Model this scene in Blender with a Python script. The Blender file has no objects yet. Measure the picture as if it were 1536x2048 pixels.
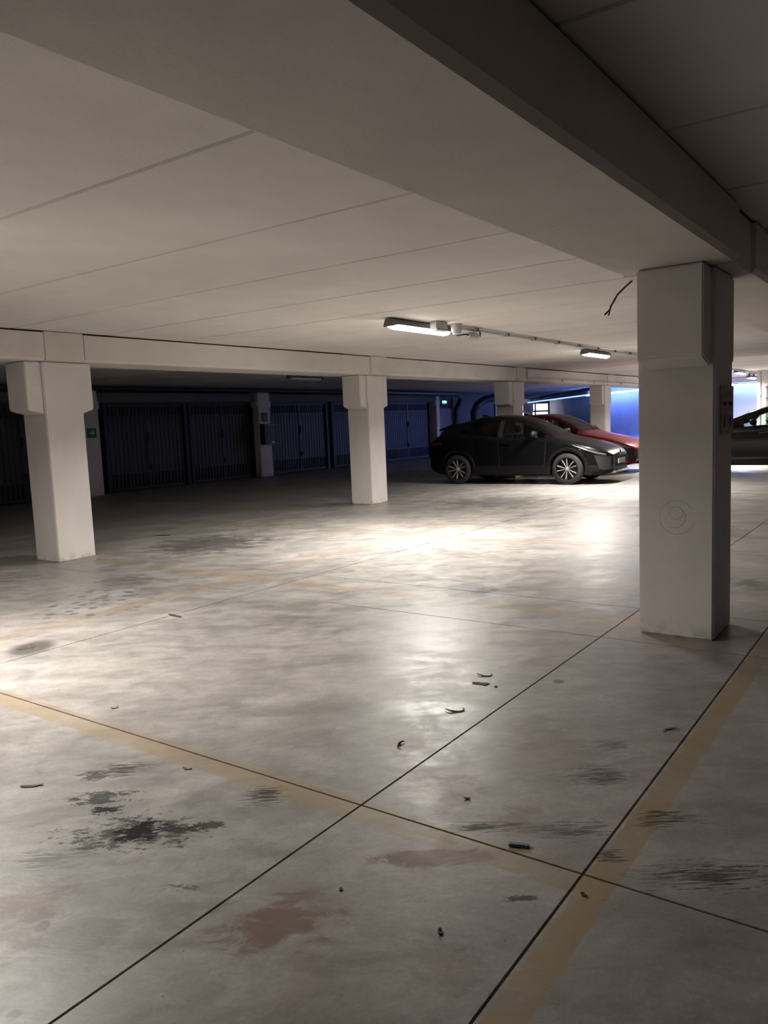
import bpy, bmesh, math, random
import numpy as np
from mathutils import Vector, Matrix
random.seed(4)
C = bpy.context.scene.collection
sc = bpy.context.scene

# ------------------------------------------------------------------ camera
H = 1.6
YAW, PITCH, ROLL, FPX = 0.6198, -0.1139, -0.0423, 1556.9
fw = Vector((math.cos(YAW)*math.cos(PITCH), math.sin(YAW)*math.cos(PITCH), math.sin(PITCH)))
rt = Vector((math.sin(YAW), -math.cos(YAW), 0)); up = rt.cross(fw)
R_ = rt*math.cos(ROLL) + up*math.sin(ROLL)
U_ = -rt*math.sin(ROLL) + up*math.cos(ROLL)
cd = bpy.data.cameras.new('camera'); cam = bpy.data.objects.new('camera', cd); C.objects.link(cam)
cam.matrix_world = Matrix(((R_.x, U_.x, -fw.x, 0), (R_.y, U_.y, -fw.y, 0), (R_.z, U_.z, -fw.z, H), (0, 0, 0, 1)))
cd.sensor_fit = 'VERTICAL'; cd.sensor_height = 36; cd.lens = 36*FPX/2048
cd.clip_end = 300; cd.clip_start = 0.05
sc.camera = cam

# ------------------------------------------------------------------ world, exposure
w = bpy.data.worlds.new('daylight'); sc.world = w; w.use_nodes = True
w.node_tree.nodes['Background'].inputs[0].default_value = (0.80, 0.84, 1.0, 1)
w.node_tree.nodes['Background'].inputs[1].default_value = 8.0
sc.view_settings.view_transform = 'Standard'; sc.view_settings.look = 'None'
sc.view_settings.gamma = 1; sc.view_settings.use_curve_mapping = False
sc.view_settings.exposure = 0.0
sc.cycles.use_denoising = True
sc.cycles.use_adaptive_sampling = True; sc.cycles.adaptive_threshold = 0.1; sc.cycles.adaptive_min_samples = 16
sc.cycles.max_bounces = 7; sc.cycles.diffuse_bounces = 4; sc.cycles.glossy_bounces = 3; sc.cycles.sample_clamp_indirect = 6
LAMP = 24.0       # glow of the lamp diffusers
WATT = 315.0      # downward light of each ceiling lamp
LED = 44.0         # emission of the blue strips

# ------------------------------------------------------------------ node helpers
class NT:
    def __init__(s, name):
        s.m = bpy.data.materials.new(name); s.m.use_nodes = True
        s.t = s.m.node_tree; s.n = s.t.nodes; s.b = s.n['Principled BSDF']; s.out = s.n['Material Output']
    def lk(s, a, b): s.t.links.new(a, b)
    def put(s, sock, v):
        if isinstance(v, bpy.types.NodeSocket): s.lk(v, sock)
        else: sock.default_value = v
    def math(s, op, a, b=0.0, c=None, clamp=False):
        n = s.n.new('ShaderNodeMath'); n.operation = op; n.use_clamp = clamp
        s.put(n.inputs[0], a); s.put(n.inputs[1], b)
        if c is not None: s.put(n.inputs[2], c)
        return n.outputs[0]
    def vmath(s, op, a, b=None):
        n = s.n.new('ShaderNodeVectorMath'); n.operation = op; s.put(n.inputs[0], a)
        if b is not None: s.put(n.inputs[1], b)
        return n.outputs[1] if op in ('LENGTH', 'DOT_PRODUCT') else n.outputs[0]
    def pos(s):
        return s.n.new('ShaderNodeNewGeometry').outputs['Position']
    def mapping(s, v, loc=(0, 0, 0), rot=(0, 0, 0), scale=(1, 1, 1), kind='POINT'):
        n = s.n.new('ShaderNodeMapping'); n.vector_type = kind; s.lk(v, n.inputs[0])
        n.inputs[1].default_value = loc; n.inputs[2].default_value = rot; n.inputs[3].default_value = scale
        return n.outputs[0]
    def noise(s, v, scale, detail=4, rough=0.55, dist=0.0):
        n = s.n.new('ShaderNodeTexNoise'); s.lk(v, n.inputs['Vector'])
        n.inputs['Scale'].default_value = scale; n.inputs['Detail'].default_value = detail
        n.inputs['Roughness'].default_value = rough; n.inputs['Distortion'].default_value = dist
        return n.outputs['Fac']
    def voronoi(s, v, scale, rnd=1.0):
        n = s.n.new('ShaderNodeTexVoronoi'); s.lk(v, n.inputs['Vector']); n.inputs['Scale'].default_value = scale
        n.inputs['Randomness'].default_value = rnd
        return n.outputs['Distance']
    def rng(s, v, a, b, c=0.0, d=1.0, smooth=True):
        n = s.n.new('ShaderNodeMapRange'); n.interpolation_type = 'SMOOTHSTEP' if smooth else 'LINEAR'
        s.put(n.inputs[0], v)
        for i, q in enumerate((a, b, c, d)): n.inputs[i+1].default_value = q
        return n.outputs[0]
    def mix(s, f, a, b, mode='MIX'):
        n = s.n.new('ShaderNodeMix'); n.data_type = 'RGBA'; n.blend_type = mode
        s.put(n.inputs[0], f); s.put(n.inputs[6], a); s.put(n.inputs[7], b)
        return n.outputs[2]
    def sep(s, v):
        n = s.n.new('ShaderNodeSeparateXYZ'); s.lk(v, n.inputs[0]); return n.outputs
    def bump(s, h, st=0.2, dist=0.02):
        n = s.n.new('ShaderNodeBump'); s.put(n.inputs['Height'], h)
        n.inputs['Strength'].default_value = st; n.inputs['Distance'].default_value = dist
        s.lk(n.outputs[0], s.b.inputs['Normal'])

def c4(r, g, b): return (r, g, b, 1)

def simple(name, col, rough=0.5, metal=0.0, emit=None, es=0.0, var=0.0, vs=8.0, coat=0.0, bump=0.0):
    t = NT(name); t.b.inputs['Roughness'].default_value = rough; t.b.inputs['Metallic'].default_value = metal
    t.b.inputs['Coat Weight'].default_value = coat
    if var > 0:
        tc = t.n.new('ShaderNodeTexCoord').outputs['Object']
        f = t.noise(tc, vs, 5)
        k = t.rng(f, 0.3, 0.7, 1-var, 1+var)
        t.lk(t.mix(1.0, c4(*col), k, 'MULTIPLY'), t.b.inputs['Base Color'])
        if bump > 0: t.bump(f, bump, 0.01)
    else: t.b.inputs['Base Color'].default_value = c4(*col)
    if emit:
        t.b.inputs['Emission Color'].default_value = c4(*emit); t.b.inputs['Emission Strength'].default_value = es
    return t.m

def plaster(name, col, scuff=0.4, pits=0.5, rough=0.85):
    """painted concrete: faint clouding, hairline grain, pits and scuffs"""
    t = NT(name); p = t.pos()
    big = t.noise(p, 0.55, 3, 0.5); med = t.noise(p, 3.2, 5, 0.6); fine = t.noise(p, 70, 3, 0.7)
    col1 = t.mix(1.0, c4(*col), t.rng(big, 0.3, 0.7, 0.92, 1.05), 'MULTIPLY')
    col1 = t.mix(1.0, col1, t.rng(med, 0.25, 0.75, 0.96, 1.03), 'MULTIPLY')
    col1 = t.mix(1.0, col1, t.rng(fine, 0.3, 0.7, 0.965, 1.03), 'MULTIPLY')
    v = t.voronoi(t.mapping(p, scale=(1, 0.45, 1)), 7.0)
    gate = t.rng(t.noise(p, 1.3, 4, 0.7), 0.58, 0.66)
    pit = t.math('MULTIPLY', t.rng(v, 0.05, 0.09, 1, 0), gate)
    col1 = t.mix(t.math('MULTIPLY', pit, pits), col1, c4(0.10, 0.085, 0.07))
    z = t.sep(p)[2]
    low = t.math('MULTIPLY', t.rng(z, 0.0, 0.14, 1, 0), t.rng(t.noise(p, 9, 5, 0.7), 0.42, 0.6))
    col1 = t.mix(t.math('MULTIPLY', low, scuff), col1, c4(0.17, 0.13, 0.10))
    t.lk(col1, t.b.inputs['Base Color']); t.b.inputs['Roughness'].default_value = rough
    t.bump(t.math('ADD', t.math('MULTIPLY', med, 0.7), t.math('MULTIPLY', fine, 0.18)), 0.16, 0.02)
    return t.m

# ------------------------------------------------------------------ floor material
A_ = -54.5
TAN = [('Y', 0.835, 0.955, -6, 30, 1.0), ('X', 2.335, 2.505, 0.95, 8.7, 0.72), ('X', 5.79, 5.97, 1.75, 9.0, 0.60), ('Y', 6.02, 6.19, 2.0, 26, 0.55),
       ('X', 9.05, 9.23, 1.0, 12.0, 0.62), ('X', 15.8, 15.97, 1.0, 6.2, 0.4), ('Y', 12.3, 12.45, 2.0, 26, 0.35)]
# stains: colour, then (x, y, half size across the view, half size into it, kind, strength, bias)
BROWN, GREY, OIL = (0.125, 0.070, 0.050), (0.085, 0.08, 0.075), (0.016, 0.012, 0.010)
STAINS = [
    (BROWN, 1.70, 1.70, 0.30, 0.19, 'soft', 0.80, 0.08), (BROWN, 1.80, 1.64, 0.12, 0.20, 'soft', 0.5, 0.02), (BROWN, 2.29, 1.46, 0.30, 0.09, 'soft', 0.85, 0.14), (BROWN, 2.76, 1.70, 0.30, 0.28, 'soft', 0.75, 0.08),
    (BROWN, 1.20, 2.50, 0.30, 0.34, 'soft', 0.65, 0.08), (BROWN, 3.05, 2.0, 0.22, 0.14, 'soft', 0.6, 0.03), (BROWN, 2.66, 1.36, 0.26, 0.16, 'soft', 0.55, 0.02), (BROWN, 1.8, 1.15, 0.25, 0.2, 'soft', 0.35, 0.0), (BROWN, 3.3, 1.5, 0.7, 0.6, 'soft', 0.28, 0.02), (BROWN, 1.5, 1.3, 0.5, 0.5, 'soft', 0.22, 0.03), (BROWN, 4.4, 2.9, 0.8, 0.8, 'soft', 0.2, 0.0), (GREY, 1.5, 2.3, 0.6, 0.5, 'soft', 0.25, 0.02), (GREY, 5.0, 4.0, 1.2, 1.2, 'soft', 0.22, 0.0),
    (GREY, 3.15, 5.62, 0.24, 0.30, 'blot', 0.9, 0), (GREY, 6.31, 3.57, 0.30, 0.36, 'soft', 0.9, 0.22), (GREY, 7.45, 8.35, 1.1, 1.2, 'soft', 0.85, 0.12),
    (GREY, 4.36, 6.57, 0.70, 0.9, 'drops', 0.65, 0), (GREY, 7.6, 1.35, 0.30, 0.5, 'soft', 0.7, 0.05), (GREY, 5.2, 7.2, 0.6, 0.6, 'soft', 0.5, 0.02),
    (GREY, 1.266, 2.355, 0.034, 0.045, 'blot', 1.4, 0), (GREY, 0.999, 2.056, 0.03, 0.03, 'blot', 1.4, 0), (GREY, 1.2, 2.452, 0.03, 0.026, 'blot', 1.1, 0), (GREY, 4.304, 1.827, 0.05, 0.05, 'blot', 1.2, 0),
    (GREY, 1.30, 2.25, 0.4, 0.3, 'soft', 0.4, 0.0), (GREY, 11.2, 2.6, 0.6, 2.0, 'soft', 0.5, 0.03), (GREY, 13.5, 6.8, 2.0, 1.8, 'soft', 0.6, 0.03), (GREY, 1.85, 2.55, 0.5, 0.22, 'soft', 0.35, 0.02),
    (OIL, 1.83, 2.585, 0.13, 0.12, 'splat', 1.0, 0.075), (OIL, 1.86, 2.86, 0.12, 0.06, 'splat', 0.95, 0.06), (OIL, 1.92, 2.47, 0.16, 0.055, 'splat', 0.9, 0.05), (OIL, 2.00, 2.38, 0.13, 0.05, 'splat', 0.8, 0.03),
    (OIL, 1.93, 2.97, 0.22, 0.10, 'splat', 0.8, -0.01), (OIL, 1.80, 2.6, 0.42, 0.22, 'splat', 0.75, -0.045), 
    (OIL, 2.17, 3.14, 0.24, 0.15, 'streak', 0.8, 0.005), (OIL, 2.05, 3.2, 0.13, 0.08, 'splat', 0.7, 0.0), (OIL, 2.31, 2.36, 0.16, 0.18, 'streak', 0.8, 0.02),
    (OIL, 3.22, 1.18, 0.26, 0.16, 'streak', 0.70, 0.02), (OIL, 3.55, 1.25, 0.2, 0.13, 'streak', 0.5, 0.0), (OIL, 2.72, 1.12, 0.28, 0.12, 'streak', 0.65, 0.02), (OIL, 2.56, 1.42, 0.26, 0.07, 'streak', 0.7, 0.02),
    (OIL, 2.98, 0.84, 0.20, 0.13, 'streak', 0.75, 0.03), (OIL, 2.68, 0.60, 0.40, 0.15, 'streak', 0.75, 0.015), (OIL, 2.62, 0.93, 0.10, 0.10, 'streak', 0.7, 0.02),
    (OIL, 1.52, 2.72, 0.2, 0.14, 'streak', 0.5, 0.0), (OIL, 2.22, 1.09, 0.14, 0.035, 'splat', 0.7, -0.10), (OIL, 1.66, 2.12, 0.12, 0.05, 'splat', 0.6, -0.12), (OIL, 3.13, 5.65, 0.12, 0.12, 'splat', 0.5, 0.02)]
DIRT = ((5.84, 1.48), (5.84, 9.35), (12.6, 9.3))
FM = {}
def floor_mat(x0, y0, x1, y1):
    """concrete with just those stains and worn lines that reach the slab (x0, y0, x1, y1)"""
    def near(x, y, rr): return x0-rr < x < x1+rr and y0-rr < y < y1+rr
    st_ = tuple(i for i, q in enumerate(STAINS) if near(q[1], q[2], max(q[3], q[4])))
    ln_ = tuple(i for i, q in enumerate(TAN) if ((q[1]-.05 < y1 and q[2]+.05 > y0 and q[3] < x1 and q[4] > x0) if q[0] == 'Y' else (q[1]-.05 < x1 and q[2]+.05 > x0 and q[3] < y1 and q[4] > y0)))
    dr_ = tuple(i for i, q in enumerate(DIRT) if near(q[0], q[1], 0.72))
    close = x0 < 8 and y0 < 6
    key = (st_, ln_, dr_, close)
    if key in FM: return FM[key]
    t = NT('polished_concrete'); p = t.pos(); X, Y, Z = t.sep(p)
    flat = t.mapping(p, scale=(1, 1, 0))
    ali = t.mapping(flat, rot=(0, 0, math.radians(-A_)))        # x now runs across the view direction of the sweeping marks
    big = t.noise(flat, 0.5, 3, 0.55, 0.5); med = t.noise(flat, 2.1, 7, 0.68, 0.7)
    sweep = t.noise(t.mapping(ali, scale=(0.8, 1.9, 1)), 2.4, 7, 0.66, 0.5)
    base = t.mix(t.rng(big, 0.33, 0.68), c4(0.272, 0.258, 0.246), c4(0.33, 0.308, 0.29))
    base = t.mix(1.0, base, t.rng(med, 0.3, 0.7, 0.86, 1.10), 'MULTIPLY')
    base = t.mix(1.0, base, t.rng(sweep, 0.32, 0.68, 0.86, 1.10), 'MULTIPLY')
    fine = None
    # small scuffs and faint dark brushing
    sc1 = t.noise(t.mapping(ali, scale=(1.0, 1.7, 1)), 6.0, 8, 0.75, 0.4)
    base = t.mix(1.0, base, t.rng(sc1, 0.36, 0.62, 0.86, 1.06), 'MULTIPLY')
    if close:
        fine = t.noise(flat, 60, 3, 0.75)
        base = t.mix(1.0, base, t.rng(fine, 0.3, 0.7, 0.92, 1.06), 'MULTIPLY')
    ln = None
    if ln_:
        edge = t.math('MULTIPLY', t.math('SUBTRACT', t.noise(flat, 22, 4, 0.7), 0.5), 0.035)
        for i in ln_:
            ax, lo, hi, a, b, k = TAN[i]; c, o = (Y, X) if ax == 'Y' else (X, Y)
            q = t.math('ADD', c, edge)
            m = t.math('MULTIPLY', t.rng(q, lo, lo+0.012), t.rng(q, hi-0.012, hi, 1, 0))
            m = t.math('MULTIPLY', t.math('MULTIPLY', m, t.math('GREATER_THAN', o, a)), t.math('MULTIPLY', t.math('LESS_THAN', o, b), k))
            ln = m if ln is None else t.math('MAXIMUM', ln, m)
        wear = t.rng(t.noise(flat, 3.0, 7, 0.78, 0.4), 0.30, 0.58, 0.40, 1.0)
        ln = t.math('MULTIPLY', ln, wear)
        base = t.mix(ln, base, c4(0.275, 0.205, 0.125))
    src = {}
    def source(kind):
        if kind not in src:
            if kind == 'splat': src[kind] = t.noise(t.mapping(ali, scale=(1.0, 2.0, 1)), 11, 9, 0.82, 0.2)
            if kind == 'soft': src[kind] = t.noise(t.mapping(ali, scale=(1.0, 1.7, 1)), 4.0, 8, 0.72, 0.7)
            if kind == 'streak': src[kind] = t.noise(t.mapping(ali, scale=(1.0, 12.0, 1)), 8.0, 7, 0.74, 0.25)
            if kind == 'drops': src[kind] = t.voronoi(flat, 7.5)
        return src[kind]
    oil = None; last = {}
    for i in st_:
        col, x, y, a, b, kind, k, bias = STAINS[i]
        v = t.vmath('SUBTRACT', flat, (x, y, 0)); v = t.mapping(v, rot=(0, 0, math.radians(-A_))); v = t.vmath('MULTIPLY', v, (1.0/a, 1.0/b, 0))
        f = t.rng(t.vmath('LENGTH', v), 0.0, 1.15, 1, 0)
        if kind == 'blot': m = t.math('MULTIPLY', t.rng(f, 0.1, 0.7), k, clamp=True)
        elif kind == 'drops': m = t.math('MULTIPLY', t.math('MULTIPLY', t.rng(source('drops'), 0.25, 0.42, 1, 0), t.rng(f, 0.0, 0.5)), k)
        else:
            amp, w_ = {'splat': (2.6, 0.10), 'soft': (1.8, 0.30), 'streak': (2.4, 0.16)}[kind]
            q = t.math('ADD', t.math('MULTIPLY', t.math('SUBTRACT', source(kind), 0.5), amp), t.math('MULTIPLY', t.math('SUBTRACT', f, 0.55), 0.50))
            lo = (0.11 if kind == 'streak' else 0.0) - bias - w_*0.3
            m = t.math('MULTIPLY', t.math('MULTIPLY', t.rng(q, lo, lo+w_), t.rng(f, 0.0, 0.2)), k)
        last[col] = m if col not in last else t.math('MAXIMUM', last[col], m)
    for col in (GREY, BROWN, OIL):
        if col in last: base = t.mix(last[col], base, c4(*col))
    for i in dr_:
        cx, cy = DIRT[i]
        v = t.vmath('SUBTRACT', flat, (cx, cy, 0)); f = t.rng(t.vmath('LENGTH', v), 0.30, 0.72, 1, 0)
        m = t.math('MULTIPLY', t.math('MULTIPLY', f, t.rng(source('soft'), 0.40, 0.60)), 0.75)
        base = t.mix(m, base, c4(0.28, 0.20, 0.13))
    if close:
        sp = t.rng(t.voronoi(flat, 9.0), 0.02, 0.042, 1, 0)
        sp2 = t.math('MULTIPLY', t.rng(t.voronoi(t.mapping(flat, loc=(5, 3, 0)), 26.0), 0.04, 0.07, 1, 0), t.rng(big, 0.50, 0.62))
        base = t.mix(t.math('MAXIMUM', t.math('MULTIPLY', sp, 0.8), t.math('MULTIPLY', sp2, 0.7)), base, c4(0.06, 0.045, 0.035))
    t.lk(base, t.b.inputs['Base Color'])
    r = t.rng(t.math('ADD', t.math('MULTIPLY', med, 0.5), t.math('MULTIPLY', sweep, 0.5)), 0.36, 0.64, 0.33, 0.52)
    if OIL in last: r = t.math('ADD', r, t.math('MULTIPLY', last[OIL], 0.2))
    t.lk(r, t.b.inputs['Roughness']); t.put(t.b.inputs['Specular IOR Level'], t.math('SUBTRACT', 0.42, t.math('MULTIPLY', last[OIL], 0.36)) if OIL in last else 0.42)
    h = t.math('MULTIPLY', sweep, 0.8)
    if fine: h = t.math('ADD', h, t.math('MULTIPLY', fine, 0.08))
    t.bump(h, 0.12, 0.02)
    FM[key] = t.m; return t.m

M = {}
M['floor'] = floor_mat(50, 30, 51, 31)
M['ceiling'] = plaster('ceiling_paint', (0.70, 0.662, 0.63), pits=0.8)
M['beam'] = plaster('beam_paint', (0.68, 0.635, 0.60), pits=0.35)
M['column'] = plaster('column_paint', (0.72, 0.685, 0.665), scuff=0.38, pits=0.12)
M['wall'] = plaster('wall_paint', (0.62, 0.60, 0.59), pits=0.1)
M['bluelit_wall'] = plaster('blue_lit_wall_tint', (0.60, 0.64, 0.90), pits=0.0, scuff=0.1)  # blue glow of the light strips tinted into the wall colour
M['gap'] = simple('joint_dirt_gap_shade', (0.02, 0.017, 0.015), 0.95, var=0.3)
M['darkwall'] = plaster('shade_tinted_wall', (0.13, 0.125, 0.125), pits=0.1)  # darker copy of the wall paint, shade of the dim bays in its colour
M['lamp_body'] = simple('lamp_grey_plastic', (0.13, 0.13, 0.135), 0.45, var=0.08)
M['lamp_light'] = simple('lamp_diffuser', (0.9, 0.9, 0.85), 0.4, emit=(1.0, 0.95, 0.87), es=LAMP)
M['lamp_off'] = simple('unlit_diffuser', (0.55, 0.55, 0.55), 0.35, var=0.05)
M['led'] = simple('blue_led', (0.1, 0.2, 0.9), 0.4, emit=(0.19, 0.32, 1.0), es=LED)
M['led_soft'] = simple('soft_blue_led', (0.1, 0.2, 0.9), 0.4, emit=(0.16, 0.30, 1.0), es=LED*0.07)
M['pvc'] = simple('grey_pvc', (0.42, 0.40, 0.38), 0.45, var=0.1)
M['pvc_clear'] = simple('junction_plastic', (0.55, 0.53, 0.50), 0.25, var=0.06)
M['clip'] = simple('dark_clip', (0.05, 0.05, 0.05), 0.6, var=0.1)
M['door'] = simple('garage_door_steel', (0.035, 0.035, 0.037), 0.55, 0.2, var=0.08)
M['doorframe'] = simple('door_frame_blue', (0.014, 0.018, 0.032), 0.6, 0.0, var=0.1)
M['vent'] = simple('vent_dark', (0.015, 0.015, 0.018), 0.7, var=0.1)
M['black'] = simple('black_plastic', (0.012, 0.012, 0.013), 0.5, var=0.1)
M['brown'] = simple('brown_door', (0.10, 0.075, 0.05), 0.5, var=0.1)
M['sign'] = simple('green_sign', (0.01, 0.13, 0.06), 0.5, var=0.04)
M['white'] = simple('sign_white', (0.75, 0.78, 0.76), 0.5, var=0.02)
M['exit'] = simple('exit_sign_glow', (0.1, 0.5, 0.4), 0.4, emit=(0.12, 0.85, 0.62), es=1.2)
M['exitw'] = simple('exit_sign_white', (0.9, 0.9, 0.9), 0.4, emit=(0.75, 1.0, 0.95), es=1.6)
M['rust'] = simple('worn_plate', (0.42, 0.37, 0.34), 0.8, 0.0, var=0.35, vs=12)
M['pencil'] = simple('pencil_grey', (0.47, 0.44, 0.42), 0.9, var=0.1)
M['cable'] = simple('cable_brown', (0.025, 0.017, 0.012), 0.6, var=0.1)
M['steel'] = simple('grey_steel', (0.10, 0.10, 0.11), 0.4, 0.6, var=0.1)
M['gateframe'] = simple('gate_frame', (0.06, 0.06, 0.075), 0.5, 0.3, var=0.08)
M['duct'] = simple('duct_dark', (0.03, 0.035, 0.05), 0.45, 0.4, var=0.15)
M['red'] = simple('extinguisher_red', (0.25, 0.015, 0.012), 0.35, var=0.05)

def glass(name, col, mixf):
    t = NT(name); tr = t.n.new('ShaderNodeBsdfTransparent'); tr.inputs[0].default_value = c4(*col)
    gl = t.n.new('ShaderNodeBsdfGlossy'); gl.inputs['Roughness'].default_value = 0.03; gl.inputs[0].default_value = c4(0.9, 0.9, 0.9)
    fr = t.n.new('ShaderNodeFresnel'); fr.inputs[0].default_value = 1.45
    f = t.math('MULTIPLY', fr.outputs[0], mixf, clamp=True)
    mx = t.n.new('ShaderNodeMixShader'); t.lk(f, mx.inputs[0]); t.lk(tr.outputs[0], mx.inputs[1]); t.lk(gl.outputs[0], mx.inputs[2])
    t.lk(mx.outputs[0], t.out.inputs[0]); return t.m
M['pane'] = glass('gate_glass', (0.95, 0.95, 1.0), 0.8)
M['carglass'] = glass('car_glass', (0.30, 0.33, 0.33), 0.7)
M['cargreen'] = glass('green_car_glass', (0.62, 0.72, 0.68), 1.0)

# ------------------------------------------------------------------ mesh helpers
class MB:
    def __init__(s): s.v = []; s.f = []
    def add(s, vs, fs):
        o = len(s.v); s.v += [tuple(q) for q in vs]; s.f += [tuple(i+o for i in f) for f in fs]; return s
    def box(s, x0, y0, z0, x1, y1, z1):
        v = [(x0,y0,z0),(x1,y0,z0),(x1,y1,z0),(x0,y1,z0),(x0,y0,z1),(x1,y0,z1),(x1,y1,z1),(x0,y1,z1)]
        return s.add(v, [(0,3,2,1),(4,5,6,7),(0,1,5,4),(1,2,6,5),(2,3,7,6),(3,0,4,7)])
    def tube(s, pts, r, n=8, rs=None):
        pts = [Vector(p) for p in pts]; rings = []
        prev = None
        for i, p in enumerate(pts):
            d = (pts[min(i+1, len(pts)-1)] - pts[max(i-1, 0)]).normalized()
            a = prev if prev else (Vector((0, 0, 1)) if abs(d.z) < 0.9 else Vector((1, 0, 0)))
            u = (a - d*a.dot(d)).normalized(); prev = u; v = d.cross(u)
            rr = rs[i] if rs else r
            rings.append([p + u*math.cos(2*math.pi*k/n)*rr + v*math.sin(2*math.pi*k/n)*rr for k in range(n)])
        vs = [q for rg in rings for q in rg]; fs = []
        for i in range(len(rings)-1):
            for k in range(n):
                a = i*n+k; b = i*n+(k+1) % n; fs.append((a, b, b+n, a+n))
        fs.append(tuple(range(n-1, -1, -1))); fs.append(tuple(range((len(rings)-1)*n, len(rings)*n)))
        return s.add(vs, fs)
    def lathe(s, prof, c, axis=(0, 1, 0), n=32):
        """prof: (radius, offset along axis)"""
        ax = Vector(axis).normalized(); u = Vector((0, 0, 1)) if abs(ax.z) < 0.9 else Vector((1, 0, 0)); u = (u-ax*u.dot(ax)).normalized(); v = ax.cross(u)
        vs = []; fs = []
        for r, o in prof:
            for k in range(n):
                a = 2*math.pi*k/n; vs.append(Vector(c) + ax*o + (u*math.cos(a)+v*math.sin(a))*r)
        for i in range(len(prof)-1):
            for k in range(n):
                a = i*n+k; b = i*n+(k+1) % n; fs.append((a, b, b+n, a+n))
        return s.add(vs, fs)
    def prism(s, poly, axis, a, b):
        """extrude a polygon; axis 0: poly=(y,z), 1: poly=(x,z), 2: poly=(x,y)"""
        def P(q, t):
            return {0: (t, q[0], q[1]), 1: (q[0], t, q[1]), 2: (q[0], q[1], t)}[axis]
        n = len(poly); vs = [P(q, a) for q in poly] + [P(q, b) for q in poly]
        fs = [tuple(range(n)), tuple(range(2*n-1, n-1, -1))] + [(i, i+n, (i+1) % n+n, (i+1) % n) for i in range(n)]
        return s.add(vs, fs)
    def build(s, name, mat, parent=None, smooth=False, bevel=0, fix=True):
        me = bpy.data.meshes.new(name); me.from_pydata([tuple(v) for v in s.v], [], s.f)
        if fix:
            bm = bmesh.new(); bm.from_mesh(me); bmesh.ops.recalc_face_normals(bm, faces=bm.faces)
            if bevel: bmesh.ops.bevel(bm, geom=[e for e in bm.edges if len(e.link_faces) == 2 and e.calc_face_angle(0) > 0.4], offset=bevel, segments=2, affect='EDGES')
            bm.to_mesh(me); bm.free()
        if smooth:
            me.polygons.foreach_set('use_smooth', [True]*len(me.polygons))
            try: me.set_sharp_from_angle(angle=math.radians(40))
            except Exception: pass
        me.materials.append(M[mat] if isinstance(mat, str) else mat)
        o = bpy.data.objects.new(name, me); C.objects.link(o)
        if parent: o.parent = parent; o.matrix_parent_inverse = parent.matrix_world.inverted() if False else Matrix()
        return o

def empty(name, loc=(0, 0, 0), rz=0.0, scale=1.0):
    o = bpy.data.objects.new(name, None); C.objects.link(o); o.location = loc; o.rotation_euler = (0, 0, rz); o.scale = (scale,)*3
    o.empty_display_size = 0.2; return o
def tag(o, label=None, cat=None, group=None, kind=None):
    if label: o['label'] = label
    if cat: o['category'] = cat
    if group: o['group'] = group
    if kind: o['kind'] = kind
    return o
def copy_tree(o, parent=None):
    c = o.copy(); C.objects.link(c); c.parent = parent
    for ch in list(o.children): copy_tree(ch, c)
    return c
def shift(mb, dx, dy, dz):
    mb.v = [(a-dx, b-dy, c-dz) for a, b, c in mb.v]; return mb

HC = 2.90          # ceiling
HB = 2.54          # underside of the beams
CW, CD = 0.5375, 0.51

# ------------------------------------------------------------------ floor
fl = tag(empty('floor'), 'worn polished concrete garage floor cut into slabs by dark joints', None, None, 'structure')
xs = [-6.0, -0.9, 0.0, 2.461, 5.338, 6.287, 9.32, 12.1, 13.05, 15.7, 18.5, 19.5, 22.4, 25.4, 26.4, 29.3, 32.4, 36.8]
ys = [-7.0, -3.0, 0.967, 1.939, 5.44, 8.80, 9.78, 13.6, 18.9]
G = 0.004
for i in range(len(xs)-1):
    for j in range(len(ys)-1):
        m = MB().box(xs[i]+G, ys[j]+G, -0.05, xs[i+1]-G, ys[j+1]-G, 0.0)
        m.build('floor_slab', floor_mat(xs[i], ys[j], xs[i+1], ys[j+1]), fl, bevel=0.0015)
MB().box(36.81, -7, -0.05, 62, 34, 0).build('floor_slab', 'floor', fl)
MB().box(20, 18.91, -0.05, 36.8, 34, 0).build('floor_slab', 'floor', fl)
MB().box(-6, -7, -0.12, 62, 34, -0.052).build('joint_filler', 'gap', fl)

# ------------------------------------------------------------------ ceiling of planks
ce = tag(empty('ceiling'), 'cream painted ceiling of wide precast planks with grooved joints', None, None, 'structure')
px = [2.642 + 1.2695*k for k in range(-7, 27)]
for (y0, y1) in ((-7.0, 1.45), (1.46, 9.35), (9.36, 18.9)):
    first = None
    for k in range(len(px)-1):
        if first is None:
            g = 0.006
            poly = [(g, 0.16), (g, 0.012), (g+0.010, 0.0), (1.2695-g-0.010, 0.0), (1.2695-g, 0.012), (1.2695-g, 0.16)]
            first = MB().prism(poly, 1, y0, y1).build('ceiling_plank', 'ceiling', ce)
            o = first
        else:
            o = first.copy(); C.objects.link(o)
        o.location = (px[k], 0, HC + random.uniform(-0.003, 0.003))
MB().box(-6.5, -7.2, 3.02, 62, 35, 3.3).build('ceiling_slab', 'ceiling', ce)
MB().box(36.3, -7.0, 2.90, 62, 34.5, 3.015).build('ceiling_slab', 'ceiling', ce)
MB().box(20, 18.95, 2.90, 36.29, 34.5, 3.015).build('ceiling_slab', 'ceiling', ce)

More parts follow.
